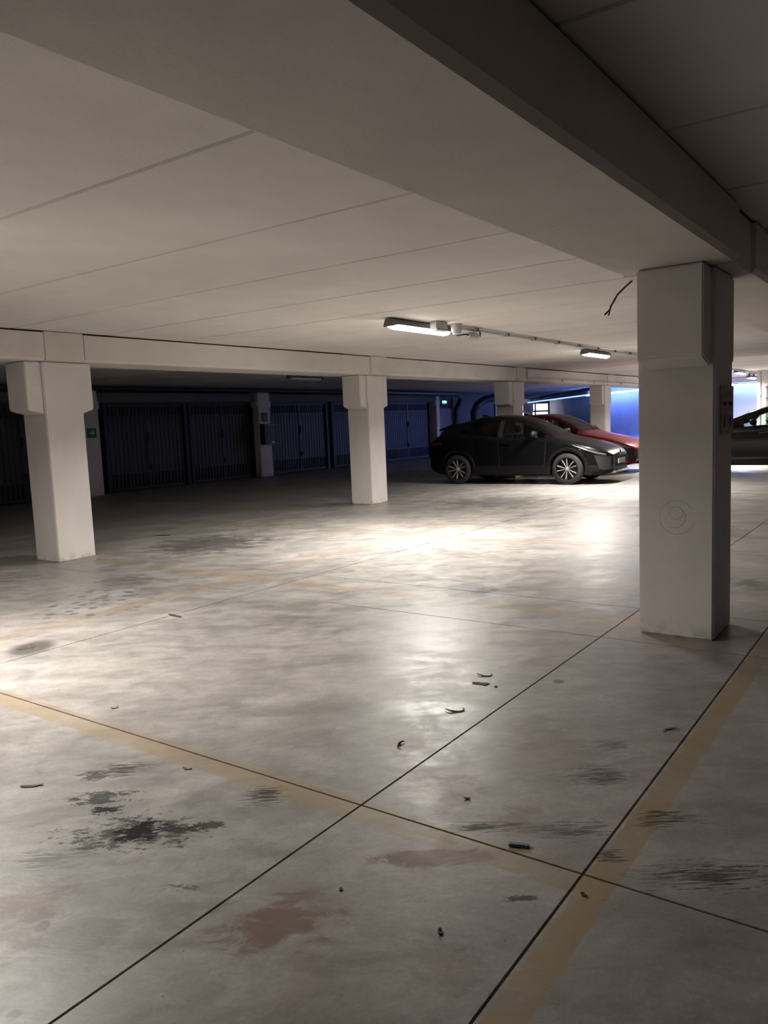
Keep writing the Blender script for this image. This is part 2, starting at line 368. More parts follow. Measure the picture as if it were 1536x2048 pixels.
# ------------------------------------------------------------------ walls
def wall(name, label, m, *b):
    o = MB().box(*b).build(name, m); tag(o, label, None, None, 'structure'); return o
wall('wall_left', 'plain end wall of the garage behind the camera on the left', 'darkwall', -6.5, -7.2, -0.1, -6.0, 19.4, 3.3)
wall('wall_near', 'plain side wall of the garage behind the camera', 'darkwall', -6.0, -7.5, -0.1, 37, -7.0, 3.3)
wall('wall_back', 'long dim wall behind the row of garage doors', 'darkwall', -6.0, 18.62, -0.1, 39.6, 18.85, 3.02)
wall('wall_right', 'pale wall with pipes at the right edge behind the parked car', 'wall', 31.0, -7.0, -0.1, 31.3, 5.36, 2.895)
wall('wall_ramp', 'wall washed blue by light strips at the far right', 'bluelit_wall', 36.8, -7.0, -0.1, 37.0, 10.5, 2.895)
def seg_wall(name, label, m, a, b, z0, z1, th=0.2, kind='structure', parent=None, mat=None):
    a = Vector((a[0], a[1])); b = Vector((b[0], b[1])); d = (b-a).normalized(); n = Vector((-d.y, d.x))*th
    poly = [a, b, b+n, a+n]
    o = MB().prism([(q.x, q.y) for q in poly], 2, z0, z1).build(name, m, parent)
    if parent is None: tag(o, label, None, None, kind)
    return o
# ramp: blue strip line S, solid from px 1200 on, open towards the gate on its left
seg_wall('wall_blue', 'bright blue lit wall between the far columns', 'bluelit_wall', (35.5, 10.55), (40.3, 14.85), -0.1, 2.895, -0.2)
seg_wall('wall_passage', 'lavender lit side wall leading to the glazed gate', 'wall', (40.3, 14.75), (58.3, 25.1), -0.1, 2.895, -0.2)
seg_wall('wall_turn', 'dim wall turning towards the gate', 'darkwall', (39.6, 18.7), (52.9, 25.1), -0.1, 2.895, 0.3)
seg_wall('wall_gate_side', 'wall left of the glazed gate', 'wall', (53.3, 25.3), (55.9, 28.4), -0.1, 2.895, 0.3)
seg_wall('wall_gate_head', 'wall strip over the glazed gate', 'wall', (58.4, 25.0), (55.8, 28.5), 2.74, 2.895, -0.2)
seg_wall('wall_ramp_return', 'short wall joining the two blue lit walls', 'bluelit_wall', (35.5, 10.5), (36.79, 10.42), -0.1, 2.895, -0.12)
lt = seg_wall('trim_1', 'lintel beam carrying the blue light strip before the gate', 'beam', (40.3, 14.9), (53.8, 24.7), 2.66, 2.895, 0.25)

# ------------------------------------------------------------------ columns and beams
def column(x, y, label, top=HC, corbels=True):
    t = tag(empty('column', (x, y, 0)), label, 'column', 'square concrete columns with corbels')
    ym = 0.02
    m = MB().box(0, 0, 0, CW, CD, HB-0.004)
    m.build('shaft', 'column', t, bevel=0.012)
    MB().box(-0.004, -0.115, HB+0.0, CW+0.004, CD+0.10, HC-0.006).build('head_block', 'beam', t, bevel=0.006)
    if corbels:
        for sx in (-1, 1):
            if sx < 0: poly = [(-0.215, HB-0.004), (-0.215, 1.955), (-0.195, 1.935), (0.002, 1.885), (0.002, HB-0.004)]
            else: poly = [(CW+0.17, HB-0.004), (CW+0.17, 1.955), (CW+0.155, 1.935), (CW-0.002, 1.885), (CW-0.002, HB-0.004)]
            MB().prism(poly, 1, 0.025, CD-0.06).build('corbel', 'column', t, bevel=0.010)
    return t
cols = []
colR = column(5.5716, 1.2227, 'large near column on the right with a faint pencilled circle')
colL = column(5.5716, 9.0977, 'left column under the far beam beside the dark doors')
colM = column(12.3407, 9.08, 'middle column under the far beam left of the parked dark car')
col3 = column(18.78, 9.08, 'far column rising directly behind the dark grey car')
col4 = column(25.65, 9.08, 'farthest column with the blue wall on its right side')
column(12.34, 1.2227, 'column of the near beam hidden past the right frame edge')

def beam(y0, y1, spans, label, lip=0.03):
    t = tag(empty('ceiling_beam'), label, 'beam', 'concrete beams along the bays')
    for (a, b) in spans:
        poly = [(y0, HB+lip), (y0+lip, HB), (y1-lip*0.3, HB), (y1, HB+lip*0.3), (y1, HC-0.022), (y0, HC-0.022)]
        MB().prism(poly, 0, a, b).build('beam_section', 'beam', t)
    MB().box(spans[0][0], y0+0.03, HC-0.021, spans[-1][1], y1-0.03, HC+0.05).build('gap_shade_strip', 'gap', t)  # dark fill standing in for the shaded gap between beam and planks
    return t
g = 0.012
beam(1.075, 1.8141, [(-5.9, 5.5716-g-0.01), (5.5716+CW+g, 12.34-g), (12.34+CW+g, 30.9)], 'huge near beam crossing the top right of the view')
beam(8.985, 9.72, [(-5.9, 5.5716-g), (5.5716+CW+g, 12.3407-g), (12.3407+CW+g, 18.78-g), (18.78+CW+g, 25.65-g), (25.65+CW+g, 36.2)], 'far beam running above the left and middle columns')
lb = MB()
tb = tag(empty('ceiling_beam'), 'dim lintel above the row of garage doors', 'beam', 'concrete beams along the bays')
for a, b in ((-5.9, 5.45), (6.3, 12.0), (12.56, 18.48), (19.1, 24.9), (25.5, 29.7)):
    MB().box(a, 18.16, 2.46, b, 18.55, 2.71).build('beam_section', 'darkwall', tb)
tb2 = tag(empty('ceiling_beam'), 'short pale beam above the blue ramp wall at right', 'beam', 'concrete beams along the bays')
MB().box(36.3, 3.0, 2.68, 36.75, 10.3, 2.89).build('beam_section', 'beam', tb2)

# faint pencil circle with a curl on the near column
def ring(mb, c, r, a0, a1, wd=0.0013, n=40, sq=1.0):
    for k in range(n):
        a = a0+(a1-a0)*k/n; b = a0+(a1-a0)*(k+1)/n
        q = [(math.cos(a)*(r-wd), math.sin(a)*(r-wd)*sq), (math.cos(a)*(r+wd), math.sin(a)*(r+wd)*sq), (math.cos(b)*(r+wd), math.sin(b)*(r+wd)*sq), (math.cos(b)*(r-wd), math.sin(b)*(r-wd)*sq)]
        mb.add([(-0.0012, c[0]-u, c[1]+v) for u, v in q], [(0, 1, 2, 3)])
mk = MB(); ring(mk, (0.245, 0.858), 0.118, 0.5, 6.1); ring(mk, (0.25, 0.89), 0.045, 0, 6.28, 0.0016); ring(mk, (0.262, 0.86), 0.075, -1.9, 0.9, 0.0016, 20)
mk.build('pencil_mark', 'pencil', colR)
# worn plate with marks on the shaded face of the near column
pl = tag(empty('wall_plate', (5.71, 1.2227, 1.42)), 'worn dark plate fixed to the shaded face of the near column', 'plate')
MB().box(0.0, -0.014, 0.0, 0.38, -0.001, 0.34).build('plate', 'rust', pl, bevel=0.004)
for k in range(2): MB().box(0.04+0.17*k, -0.018, 0.20, 0.15+0.17*k, -0.0145, 0.225).build('slot', 'black', pl)
for k in range(2): MB().prism([(0.07+0.18*k, 0.05), (0.10+0.18*k, 0.06), (0.085+0.18*k, 0.13)], 1, -0.018, -0.0145).build('mark', 'black', pl)

# ------------------------------------------------------------------ ceiling lamps
def lamp(x, y, z, L, label, lit=True, power=1.0, name='ceiling_lamp'):
    t = tag(empty(name, (x, y, z)), label, 'lamp', 'long ceiling lamps')
    # trough housing, wide flared rim; local x along the lamp, top at z=+0.08
    def sec(xp, s, rise):
        w1, w2 = 0.045*s, 0.085*s
        return [(xp, -w1, 0.085), (xp, -w2*0.8, 0.045+rise*0.2), (xp, -w2, 0.0-rise), (xp, w2, 0.0-rise), (xp, w2*0.8, 0.045+rise*0.2), (xp, w1, 0.085)]
    st = [(-L/2, 0.85, 0.012), (-L/2+0.05, 0.95, 0.0), (-L/2+0.12, 1.0, -0.012), (0, 1.0, -0.012), (L/2-0.12, 1.0, -0.012), (L/2-0.05, 0.95, 0.0), (L/2, 0.85, 0.012)]
    vs = []; fs = []
    for a in st: vs += sec(*a)
    n = 6
    for i in range(len(st)-1):
        for k in range(n): fs.append((i*n+k, i*n+(k+1) % n, (i+1)*n+(k+1) % n, (i+1)*n+k))
    fs.append(tuple(range(n))); fs.append(tuple(range((len(st)-1)*n, len(st)*n)))
    MB().add(vs, fs).build('housing', 'lamp_body', t)
    # convex diffuser under the housing, with a little side glow
    vs = []; fs = []; N = 8; st2 = [(-L/2+0.03, 0.35, 0.3), (-L/2+0.07, 0.8, 0.8), (-L/2+0.14, 1, 1), (0, 1, 1), (L/2-0.14, 1, 1), (L/2-0.07, 0.8, 0.8), (L/2-0.03, 0.35, 0.3)]
    for xp, s, d in st2:
        for k in range(N):
            a = math.pi*k/(N-1); vs.append((xp, -math.cos(a)*0.078*s, 0.016 - math.sin(a)*0.055*d))
    for i in range(len(st2)-1):
        for k in range(N-1): fs.append((i*N+k, i*N+k+1, (i+1)*N+k+1, (i+1)*N+k))
        fs.append((i*N+N-1, i*N, (i+1)*N, (i+1)*N+N-1))
    fs.append(tuple(range(N))); fs.append(tuple(range((len(st2)-1)*N, len(st2)*N)))
    MB().add(vs, fs).build('diffuser', 'lamp_light' if lit else 'lamp_off', t, smooth=True)
    if lit:
        ld = bpy.data.lights.new('lamp_light', 'AREA'); ld.shape = 'RECTANGLE'; ld.size = L-0.2; ld.size_y = 0.13
        ld.energy = WATT*power; ld.spread = math.radians(153); ld.color = (1.0, 0.945, 0.87)
        lo = bpy.data.objects.new('lamp_light', ld); C.objects.link(lo); lo.parent = t; lo.location = (0, 0, -0.043)
    for s in (-1, 1): MB().box(s*L*0.3-0.02, -0.03, 0.083, s*L*0.3+0.02, 0.03, HC-z+0.004).build('bracket', 'lamp_body', t)
    return t
LZ = 2.80
lamp(2.1, 5.62, LZ, 1.5, 'lamp just beyond the left frame edge lighting the near floor', power=0.70)
lamp(8.88, 5.62, LZ, 1.5, 'nearest lit lamp with junction boxes, above the centre floor')
lamp(15.9, 5.80, LZ, 1.45, 'second lit lamp, just left of the near column top')
lamp(22.7, 5.74, LZ, 1.45, 'lit lamp hidden behind the near column')
lamp(29.6, 5.68, LZ, 1.45, 'small far lit lamp right against the edge of the near column')
lamp(33.6, 6.02, 2.74, 1.45, 'farthest small lit lamp above the blue strip on the right')
lamp(15.3, 13.2, LZ, 1.3, 'unlit lamp in the dark bay above the garage doors', lit=False)

# junction boxes beside the first lamp
jb = tag(empty('junction_box', (9.05, 5.42, 2.79)), 'square grey junction box beside the nearest lit lamp', 'junction box', 'electrical boxes by the nearest lamp')
MB().box(-0.16, -0.05, 0.0, 0.12, 0.06, 0.108).build('body', 'pvc', jb, bevel=0.01)
MB().box(-0.17, -0.055, -0.014, 0.13, 0.065, -0.001).build('lid', 'pvc_clear', jb, bevel=0.004)
jb2 = tag(empty('junction_box', (9.45, 5.40, 2.78)), 'round-bottomed grey connector box right of the square box', 'junction box', 'electrical boxes by the nearest lamp')
MB().lathe([(0.0, 0.118), (0.075, 0.118), (0.075, 0.03), (0.06, 0.0), (0.0, -0.005)], (0, 0, 0), (0, 0, 1), 20).build('body', 'pvc', jb2, smooth=True)
MB().lathe([(0.0, -0.03), (0.045, -0.028), (0.06, -0.006)], (0, 0, 0), (0, 0, 1), 20).build('lid', 'pvc_clear', jb2, smooth=True)
jc = tag(empty('cable_connector', (9.98, 5.43, 2.775)), 'grey inline cable connector at the end of the nearest lamp', 'connector')
MB().lathe([(0.0, -0.15), (0.03, -0.15), (0.05, -0.10), (0.052, 0.08), (0.03, 0.14), (0.0, 0.14)], (0, 0, 0), (1, 0, 0), 14).build('body', 'pvc', jc, smooth=True)
MB().tube([(-0.33, 0.16, 0.03), (-0.26, 0.10, 0.0), (-0.2, 0.0, 0.01), (-0.14, 0, 0)], 0.011).build('cable', 'cable', jc, smooth=True)
MB().tube([(0.14, 0, 0), (0.2, 0, 0.01), (0.24, 0.02, 0.03), (0.25, 0.03, 0.08)], 0.011).build('cable', 'cable', jc, smooth=True)
# conduit run
cr = tag(empty('conduit', (9.5, 5.5, 2.862)), 'pair of grey conduits clipped to the ceiling between the lamps', 'conduit')
for dy in (-0.025, 0.025): MB().tube([(0, dy-0.05, 0), (8, dy+0.02, 0), (27.2, dy+0.12, 0)], 0.014).build('pipe', 'pvc', cr, smooth=True)
for k in range(27):
    xx = 0.6+1.0*k; yy = -0.05+0.0075*xx
    MB().box(xx-0.012, yy-0.046, -0.017, xx+0.012, yy+0.048, 0.024).build('clip', 'clip', cr)
# conduit below the far beam after the third column
c2 = tag(empty('conduit', (19.45, 8.95, 2.6)), 'painted pipe running along the lower edge of the far beam', 'conduit')
MB().tube([(-0.02, 0, 0.27), (-0.02, 0, 0.04), (0.0, 0, 0.01), (0.04, 0, 0), (16, 0, 0)], 0.028, 8).build('pipe', 'column', c2, smooth=True)
MB().tube([(-0.02, 0, 0.27), (-0.02, 0, 0.255), (4, 0, 0.25), (16, 0, 0.25)], 0.016, 8).build('pipe', 'column', c2, smooth=True)
for k in range(5): MB().box(2.2+2.6*k, -0.032, -0.032, 2.24+2.6*k, 0.03, 0.032).build('clip', 'clip', c2)
# loose cable end hanging from the ceiling beside the near column
def ray_at(px_, py_, h):
    d = R_*(px_-768) - U_*(py_-1024) + fw*FPX; s = (h-H)/d.z; return Vector((d.x*s, d.y*s, h))
lc = tag(empty('loose_cable', (7.93, 2.5, 2.89)), 'thin dark cable end dangling below the ceiling beside the near column', 'cable')
zz = [2.89, 2.87, 2.83, 2.79, 2.75, 2.71, 2.68]; pp = [(1266, 560), (1250, 574), (1235, 589), (1229, 600), (1222, 612), (1220, 619), (1209, 630)]
o0 = Vector((7.93, 2.5, 2.89)); D0 = 8.2
cp = []
for (a, b), zq in zip(pp, zz):
    d = (R_*(a-768) - U_*(b-1024) + fw*FPX); k = 8.25/math.hypot(d.x, d.y); q = Vector((d.x*k, d.y*k, H + d.z*k)); cp.append(q)
lc.location = cp[0]
MB().tube([q-cp[0] for q in cp], 0.009, 6).build('cable', 'cable', lc, smooth=True)
MB().tube([cp[5]-cp[0], cp[5]-cp[0]+Vector((-0.005, 0.01, -0.05)), cp[6]-cp[0]+Vector((0.025, -0.03, -0.005))], 0.007, 6).build('cable_strand', 'cable', lc, smooth=True)

# ------------------------------------------------------------------ garage doors in the dark bay
def pilaster(x0, x1, y0, label):
    t = tag(empty('wall_pillar', (x0, y0, 0)), label, 'pillar', 'wall pillars between garage doors')
    MB().box(0, 0, 0, x1-x0, 18.6-y0, HB+0.28).build('shaft', 'column', t, bevel=0.01)
    MB().box(-0.06, 0.02, 2.28, x1-x0+0.06, 18.5-y0, 2.48).build('corbel', 'column', t, bevel=0.01)
    return t
pilaster(5.6, 6.15, 18.05, 'pillar behind the left column in the dark')
pilaster(11.99, 12.54, 18.05, 'pale pillar with a green arrow sign right of the left column')
pilaster(18.50, 19.05, 18.05, 'pillar carrying a hose cabinet between two garage doors')
pilaster(25.35, 25.6, 18.15, 'dim pillar just right of the middle column')
pilaster(29.68, 29.95, 18.10, 'slim pale pillar left of the brown exit door')

def gdoor(n, x0, x1, label):
    t = tag(empty('door_%d' % n, (x0, 18.3, 0)), label, None, None, 'structure')
    W = x1-x0; zt = 2.40
    fr = MB(); fr.box(-0.12, 0.0, 0, 0, 0.2, 2.46); fr.box(W, 0, 0, W+0.12, 0.2, 2.46); fr.box(0, 0, zt, W, 0.2, 2.46)
    fr.build('frame', 'doorframe', t)
    for s in (0, 1):
        a = 0.06 + s*(W/2-0.02); b = a + W/2-0.10
        m = MB(); k = 0; pitch = 0.145; xx = a
        pts = []
        while xx + pitch <= b + 1e-6:
            pts += [(xx, 0.0), (xx+pitch-0.022, 0.0), (xx+pitch-0.022, 0.016), (xx+pitch, 0.016)]; xx += pitch
        pts += [(xx, 0.0), (b, 0.0)]
        vs = [(p, 0.06+q, 0.52) for p, q in pts] + [(p, 0.06+q, 2.05) for p, q in pts]; N = len(pts)
        m.add(vs, [(i, i+1, i+1+N, i+N) for i in range(N-1)])
        m.box(a, 0.05, 0.03, b, 0.10, 0.10); m.box(a, 0.05, 0.48, b, 0.10, 0.53); m.box(a, 0.05, 2.04, b, 0.10, 2.08); m.box(a, 0.05, 2.34, b, 0.10, 2.40)
        m.build('door_leaf', 'door', t, fix=False)
        for (z0, z1) in ((0.10, 0.48), (2.08, 2.34)):
            MB().box(a, 0.085, z0, b, 0.095, z1).build('vent', 'vent', t)
            q = 0
            sl = MB(); xx = a+0.04
            while xx < b-0.02: sl.box(xx, 0.06, z0, xx+0.045, 0.08, z1); xx += 0.125
            sl.build('vent_slats', 'door', t)
    MB().box(W/2-0.04, 0.045, 0.03, W/2+0.04, 0.11, 2.40).build('stile', 'door', t)
    MB().box(W/2-0.03, -0.02, 1.38, W/2+0.06, 0.045, 1.62).build('handle', 'black', t, bevel=0.01)
    MB().box(W/2+0.0, -0.01, 0.56, W/2+0.08, 0.045, 0.72).build('latch', 'black', t, bevel=0.01)
    return t
doors = [(-0.2, 2.4, 'garage door at the far left, out of frame'), (3.0, 5.4, 'garage door out of frame on the left'), (6.4, 9.0, 'ribbed garage door left of the left column, mostly out of frame'),
         (9.25, 11.85, 'ribbed garage door at the left edge behind the left column'), (12.98, 15.62, 'ribbed garage door right of the arrow sign pillar'),
         (15.92, 18.40, 'ribbed garage door left of the hose cabinet pillar'), (19.4, 22.25, 'blue tinged garage door right of the hose cabinet pillar'),
         (22.7, 25.2, 'garage door behind the middle column'), (26.0, 29.4, 'blue tinged garage door right of the middle column')]
for i, (a, b, l) in enumerate(doors): gdoor(i+1, a, b, l)
ed = tag(empty('door_10', (29.99, 18.35, 0)), 'dark brown exit door under the green exit sign', None, None, 'structure')
MB().box(0, 0, 0, 1.5, 0.2, 2.22).build('frame', 'doorframe', ed); MB().box(0.08, -0.03, 0.01, 1.42, -0.002, 2.14).build('door_leaf', 'brown', ed, bevel=0.01)
MB().box(0.15, -0.09, 1.0, 1.35, -0.032, 1.06).build('push_bar', 'black', ed)

# arrow sign
sg = tag(empty('arrow_sign', (12.155, 18.045, 1.53)), 'small green sign with a white right arrow on the pale pillar', 'sign')
MB().box(0, -0.02, 0, 0.27, 0.0, 0.25).build('plate', 'sign', sg)
MB().prism([(0.04, 0.115), (0.16, 0.115), (0.11, 0.065), (0.145, 0.065), (0.215, 0.127), (0.145, 0.19), (0.11, 0.19), (0.16, 0.14), (0.04, 0.14)], 1, -0.024, -0.0205).build('arrow', 'white', sg)
# lit exit sign
ex = tag(empty('exit_sign', (30.0, 18.0, 2.28)), 'small glowing green and white exit sign over the brown door', 'sign')
MB().box(0, 0, 0, 0.42, 0.07, 0.2).build('housing', 'sign', ex); MB().box(0.02, -0.012, 0.07, 0.40, -0.001, 0.19).build('lit_panel', 'exit', ex)
MB().prism([(0.06, 0.17), (0.36, 0.17), (0.33, 0.11), (0.27, 0.14), (0.21, 0.10), (0.15, 0.14), (0.09, 0.10)], 1, -0.016, -0.0125).build('pictogram', 'exitw', ex)
MB().tube([(0.2, 0.035, 0.2), (0.2, 0.035, 0.62)], 0.012).build('hanger', 'steel', ex)
# hose cabinet and notice on the pillar
hc = tag(empty('hose_cabinet', (18.56, 18.04, 1.05)), 'dark wall cabinet with a framed glass front on the pillar', 'cabinet')
MB().box(-0.06, -0.22, 0, 0.52, 0, 0.68).build('body', 'black', hc, bevel=0.01)
f = MB(); f.box(0.08, -0.235, 0.03, 0.50, -0.222, 0.055); f.box(0.08, -0.235, 0.64, 0.50, -0.222, 0.66); f.box(0.08, -0.235, 0.055, 0.10, -0.222, 0.64); f.box(0.48, -0.235, 0.055, 0.50, -0.222, 0.64)
f.build('door_frame', 'steel', hc); MB().box(0.24, -0.24, 0.06, 0.36, -0.23, 0.1).build('label_plate', 'white', hc)
nt = tag(empty('notice', (18.64, 18.04, 1.80)), 'small dark notice in a frame above the wall cabinet', 'notice')
MB().box(0, -0.02, 0, 0.24, 0, 0.30).build('frame', 'black', nt); MB().box(0.03, -0.025, 0.03, 0.21, -0.0205, 0.27).build('sheet', 'brown', nt)

# pipes and duct elbows near the exit door
def pipe(label, pts, r, m='duct', name='pipe', nn=10):
    t = tag(empty(name, pts[0]), label, 'pipe', 'dark pipes by the exit door'); o = Vector(pts[0])
    MB().tube([Vector(p)-o for p in pts], r, nn).build('tube', m, t, smooth=True)
    for p in (pts[1], pts[-2]): MB().lathe([(r*1.18, -0.04), (r*1.18, 0.04)], Vector(p)-o, (1, 0, 0) if abs(pts[1][2]-pts[0][2]) < 0.05 else (0, 0, 1), nn).build('collar', m, t)
    return t
pipe('long dark pipe under the ceiling ending in a downpipe by the exit door', [(24, 17.0, 2.74), (29.5, 17.0, 2.7), (31.0, 17.6, 2.62), (31.5, 18.0, 2.35), (31.55, 18.2, 2.1), (31.6, 18.3, 0.0)], 0.10)
pipe('fat dark duct elbow standing against the blue dim wall', [(34.6, 16.6, 2.62), (33.6, 17.0, 2.60), (32.9, 17.4, 2.50), (32.5, 17.6, 2.25), (32.4, 17.7, 1.9), (32.4, 17.7, 0.0)], 0.17)
pipe('thin drain pipe under the ceiling of the dark bay', [(6, 17.6, 2.8), (12, 17.6, 2.79), (18, 17.6, 2.78), (23.8, 17.6, 2.77)], 0.06)
pipe('slim pipe with a bracket on the dim wall', [(31.75, 18.5, 2.6), (31.75, 18.5, 2.0), (31.75, 18.5, 1.0), (31.75, 18.5, 0.0)], 0.05)
pipe('pipe hanging below the ceiling before the blue ramp', [(31.5, 11.0, 2.72), (35, 13.4, 2.72), (39, 16.2, 2.72), (44, 19.5, 2.72)], 0.07)
pf = tag(empty('access_panel', (36.2, 18.6, 0.6)), 'outlined service hatch on the dim blue wall', 'hatch')
f = MB(); f.box(0, -0.03, 0, 0.07, 0, 1.7); f.box(1.2, -0.03, 0, 1.27, 0, 1.7); f.box(0.07, -0.03, 1.63, 1.2, 0, 1.7); f.build('frame', 'doorframe', pf); MB().box(0.07, -0.015, 0, 1.2, 0, 1.63).build('leaf', 'wall', pf)

# pipes on the pale wall at the right edge
def wpipe(label, pts, r):
    t = tag(empty('wall_pipe', pts[0]), label, 'pipe', 'pipes on the pale right wall'); o = Vector(pts[0])
    MB().tube([Vector(p)-o for p in pts], r, 8).build('tube', 'pvc', t, smooth=True)
    for p in pts[1:-1]: MB().box(*(Vector(p)-o-Vector((0.03, 0.03, 0.02))), *(Vector(p)-o+Vector((0.05, 0.03, 0.02)))).build('clip', 'clip', t)
wpipe('dark cable pipe running down the pale wall', [(30.94, 5.00, 2.86), (30.94, 4.97, 2.45), (30.94, 5.06, 2.30), (30.94, 5.06, 1.9), (30.94, 5.06, 0.05)], 0.022)
wpipe('short bent pipe high on the pale wall', [(30.95, 4.72, 2.86), (30.95, 4.72, 2.5), (30.95, 4.74, 2.34), (30.95, 4.62, 2.2)], 0.028)
wpipe('pale pipe near the corner of the pale wall', [(30.96, 5.25, 2.86), (30.96, 5.25, 2.0), (30.96, 5.25, 0.8), (30.96, 5.25, 0.05)], 0.02)

# ------------------------------------------------------------------ blue light strips
def strip(a, b, z, label, h=0.05, m='led'):
    a = Vector((*a, z)); b = Vector((*b, z)); o = (a+b)/2
    t = tag(empty('light_strip', o), label, 'light strip', 'blue light strips'); d = (b-a).normalized(); n = Vector((-d.y, d.x, 0))
    L = (b-a).length/2
    def bx(w0, w1, z0, z1):
        return MB().add([(d*s*L + n*w + Vector((0, 0, q))) for q in (z0, z1) for s, w in ((-1, w0), (1, w0), (1, w1), (-1, w1))], [(0, 3, 2, 1), (4, 5, 6, 7), (0, 1, 5, 4), (1, 2, 6, 5), (2, 3, 7, 6), (3, 0, 4, 7)])
    bx(-0.03, 0.03, 0, h).build('tube', m, t); bx(-0.05, 0.05, h+0.002, h+0.03).build('mount', 'steel', t)
SA, SB = Vector((52.6, 24.15)), Vector((40.2, 14.98)); SC = Vector((36.55, 12.05))
strip((40.6, 15.42), (52.6, 24.3), 2.58, 'blue light strip above the passage to the gate', 0.07, 'led_soft')
strip((35.23, 10.86), (39.95, 15.12), 2.55, 'bright blue light strip on the wall right of the farthest column', 0.07)
strip((36.45, 4.8), (36.45, 10.2), 2.54, 'blue light strip right of the near column', 0.07)
strip((35.45, 10.70), (37.3, 12.36), 0.10, 'low blue light strip at the foot of the blue wall', 0.12)
# blue lit pillar next to the gate
bc = column(53.2, 24.45, 'blue lit pillar left of the glazed gate')

# ------------------------------------------------------------------ glazed gate
def gate():
    a = Vector((58.3, 25.15, 0)); b = Vector((56.0, 28.3, 0)); d = (b-a).normalized(); L = (b-a).length
    t = tag(empty('gate_door', (a.x, a.y, 0)), 'glazed sectional gate with bright daylight behind its panes', 'gate')
    t.rotation_euler = (0, 0, math.atan2(d.y, d.x))
    rows = [(0.12, 0.68), (0.80, 1.24), (1.38, 1.93), (2.07, 2.57)]
    fr = MB(); z = 0.0
    for (z0, z1) in rows: fr.box(0, -0.04, z, L, 0.04, z0); z = z1
    fr.box(0, -0.04, z, L, 0.04, 2.74)
    cols_ = [(0.10, 1.03), (1.15, 2.08), (2.2, 3.08), (3.18, L-0.08)]
    for (z0, z1) in rows:
        x = 0
        for c0, c1 in cols_: fr.box(x, -0.04, z0, c0, 0.04, z1); x = c1
        fr.box(x, -0.04, z0, L, 0.04, z1)
    fr.build('frame', 'gateframe', t)
    for (z0, z1) in rows:
        for c0, c1 in cols_: MB().box(c0, -0.006, z0, c1, 0.006, z1).build('pane', 'pane', t)
    MB().box(-0.12, -0.12, 0, -0.01, 0.02, 2.85).build('guide_rail', 'gateframe', t)
gate()

# ------------------------------------------------------------------ cars
def pchip(xk, yk):
    xk = np.array(xk, float); yk = np.array(yk, float); h = np.diff(xk); d = np.diff(yk)/h; m = np.zeros_like(yk)
    for i in range(1, len(xk)-1):
        if d[i-1]*d[i] > 0: m[i] = 2*d[i-1]*d[i]/(d[i-1]+d[i])
    m[0], m[-1] = d[0], d[-1]
    def f(x):
        i = int(np.clip(np.searchsorted(xk, x)-1, 0, len(h)-1)); t = (x-xk[i])/h[i]
        return float((2*t**3-3*t**2+1)*yk[i] + (t**3-2*t**2+t)*h[i]*m[i] + (-2*t**3+3*t**2)*yk[i+1] + (t**3-t**2)*h[i]*m[i+1])
    return f
def car_paint(name, col, rough, metal, coat):
    t = NT(name); t.b.inputs['Base Color'].default_value = c4(*col); t.b.inputs['Roughness'].default_value = rough
    t.b.inputs['Metallic'].default_value = metal; t.b.inputs['Coat Weight'].default_value = coat; t.b.inputs['Coat Roughness'].default_value = 0.08; t.b.inputs['Specular IOR Level'].default_value = 0.14 if col[0] < 0.05 else 0.3
    tc = t.n.new('ShaderNodeTexCoord').outputs['Object']; k = t.rng(t.noise(tc, 300, 2), 0.3, 0.7, 0.9, 1.1)
    t.lk(t.mix(1.0, c4(*col), k, 'MULTIPLY'), t.b.inputs['Base Color']); return t.m
M['paint_dark'] = car_paint('dark_grey_car_paint', (0.0035, 0.0036, 0.0042), 0.30, 0.0, 0.05)
M['paint_red'] = car_paint('red_car_paint', (0.13, 0.003, 0.006), 0.33, 0.1, 0.25)
M['paint_grey'] = car_paint('grey_car_paint', (0.007, 0.007, 0.008), 0.3, 0.2, 0.5)
M['cladding'] = simple('black_cladding', (0.007, 0.007, 0.008), 0.55, var=0.1)
M['cladding'].node_tree.nodes['Principled BSDF'].inputs['Specular IOR Level'].default_value = 0.15
M['tyre'] = simple('tyre_rubber', (0.016, 0.016, 0.017), 0.75, var=0.15)
M['rimdark'] = simple('rim_black', (0.01, 0.01, 0.011), 0.35, 0.5, var=0.05)
M['rimcut'] = simple('rim_bright', (0.48, 0.46, 0.44), 0.35, 0.55, var=0.05)
M['headlamp'] = simple('headlamp_clear', (0.75, 0.77, 0.8), 0.12, 0.7, var=0.03)
M['tail'] = simple('tail_lamp_red', (0.20, 0.01, 0.01), 0.2, var=0.03)
M['plate'] = simple('number_plate', (0.35, 0.35, 0.34), 0.4, var=0.03)
M['seam'] = simple('panel_gap', (0.004, 0.004, 0.004), 0.8, var=0.1)
M['chrome'] = simple('bright_metal', (0.6, 0.6, 0.6), 0.18, 1.0, var=0.03)
M['seat'] = simple('seat_cloth', (0.03, 0.03, 0.032), 0.85, var=0.15)

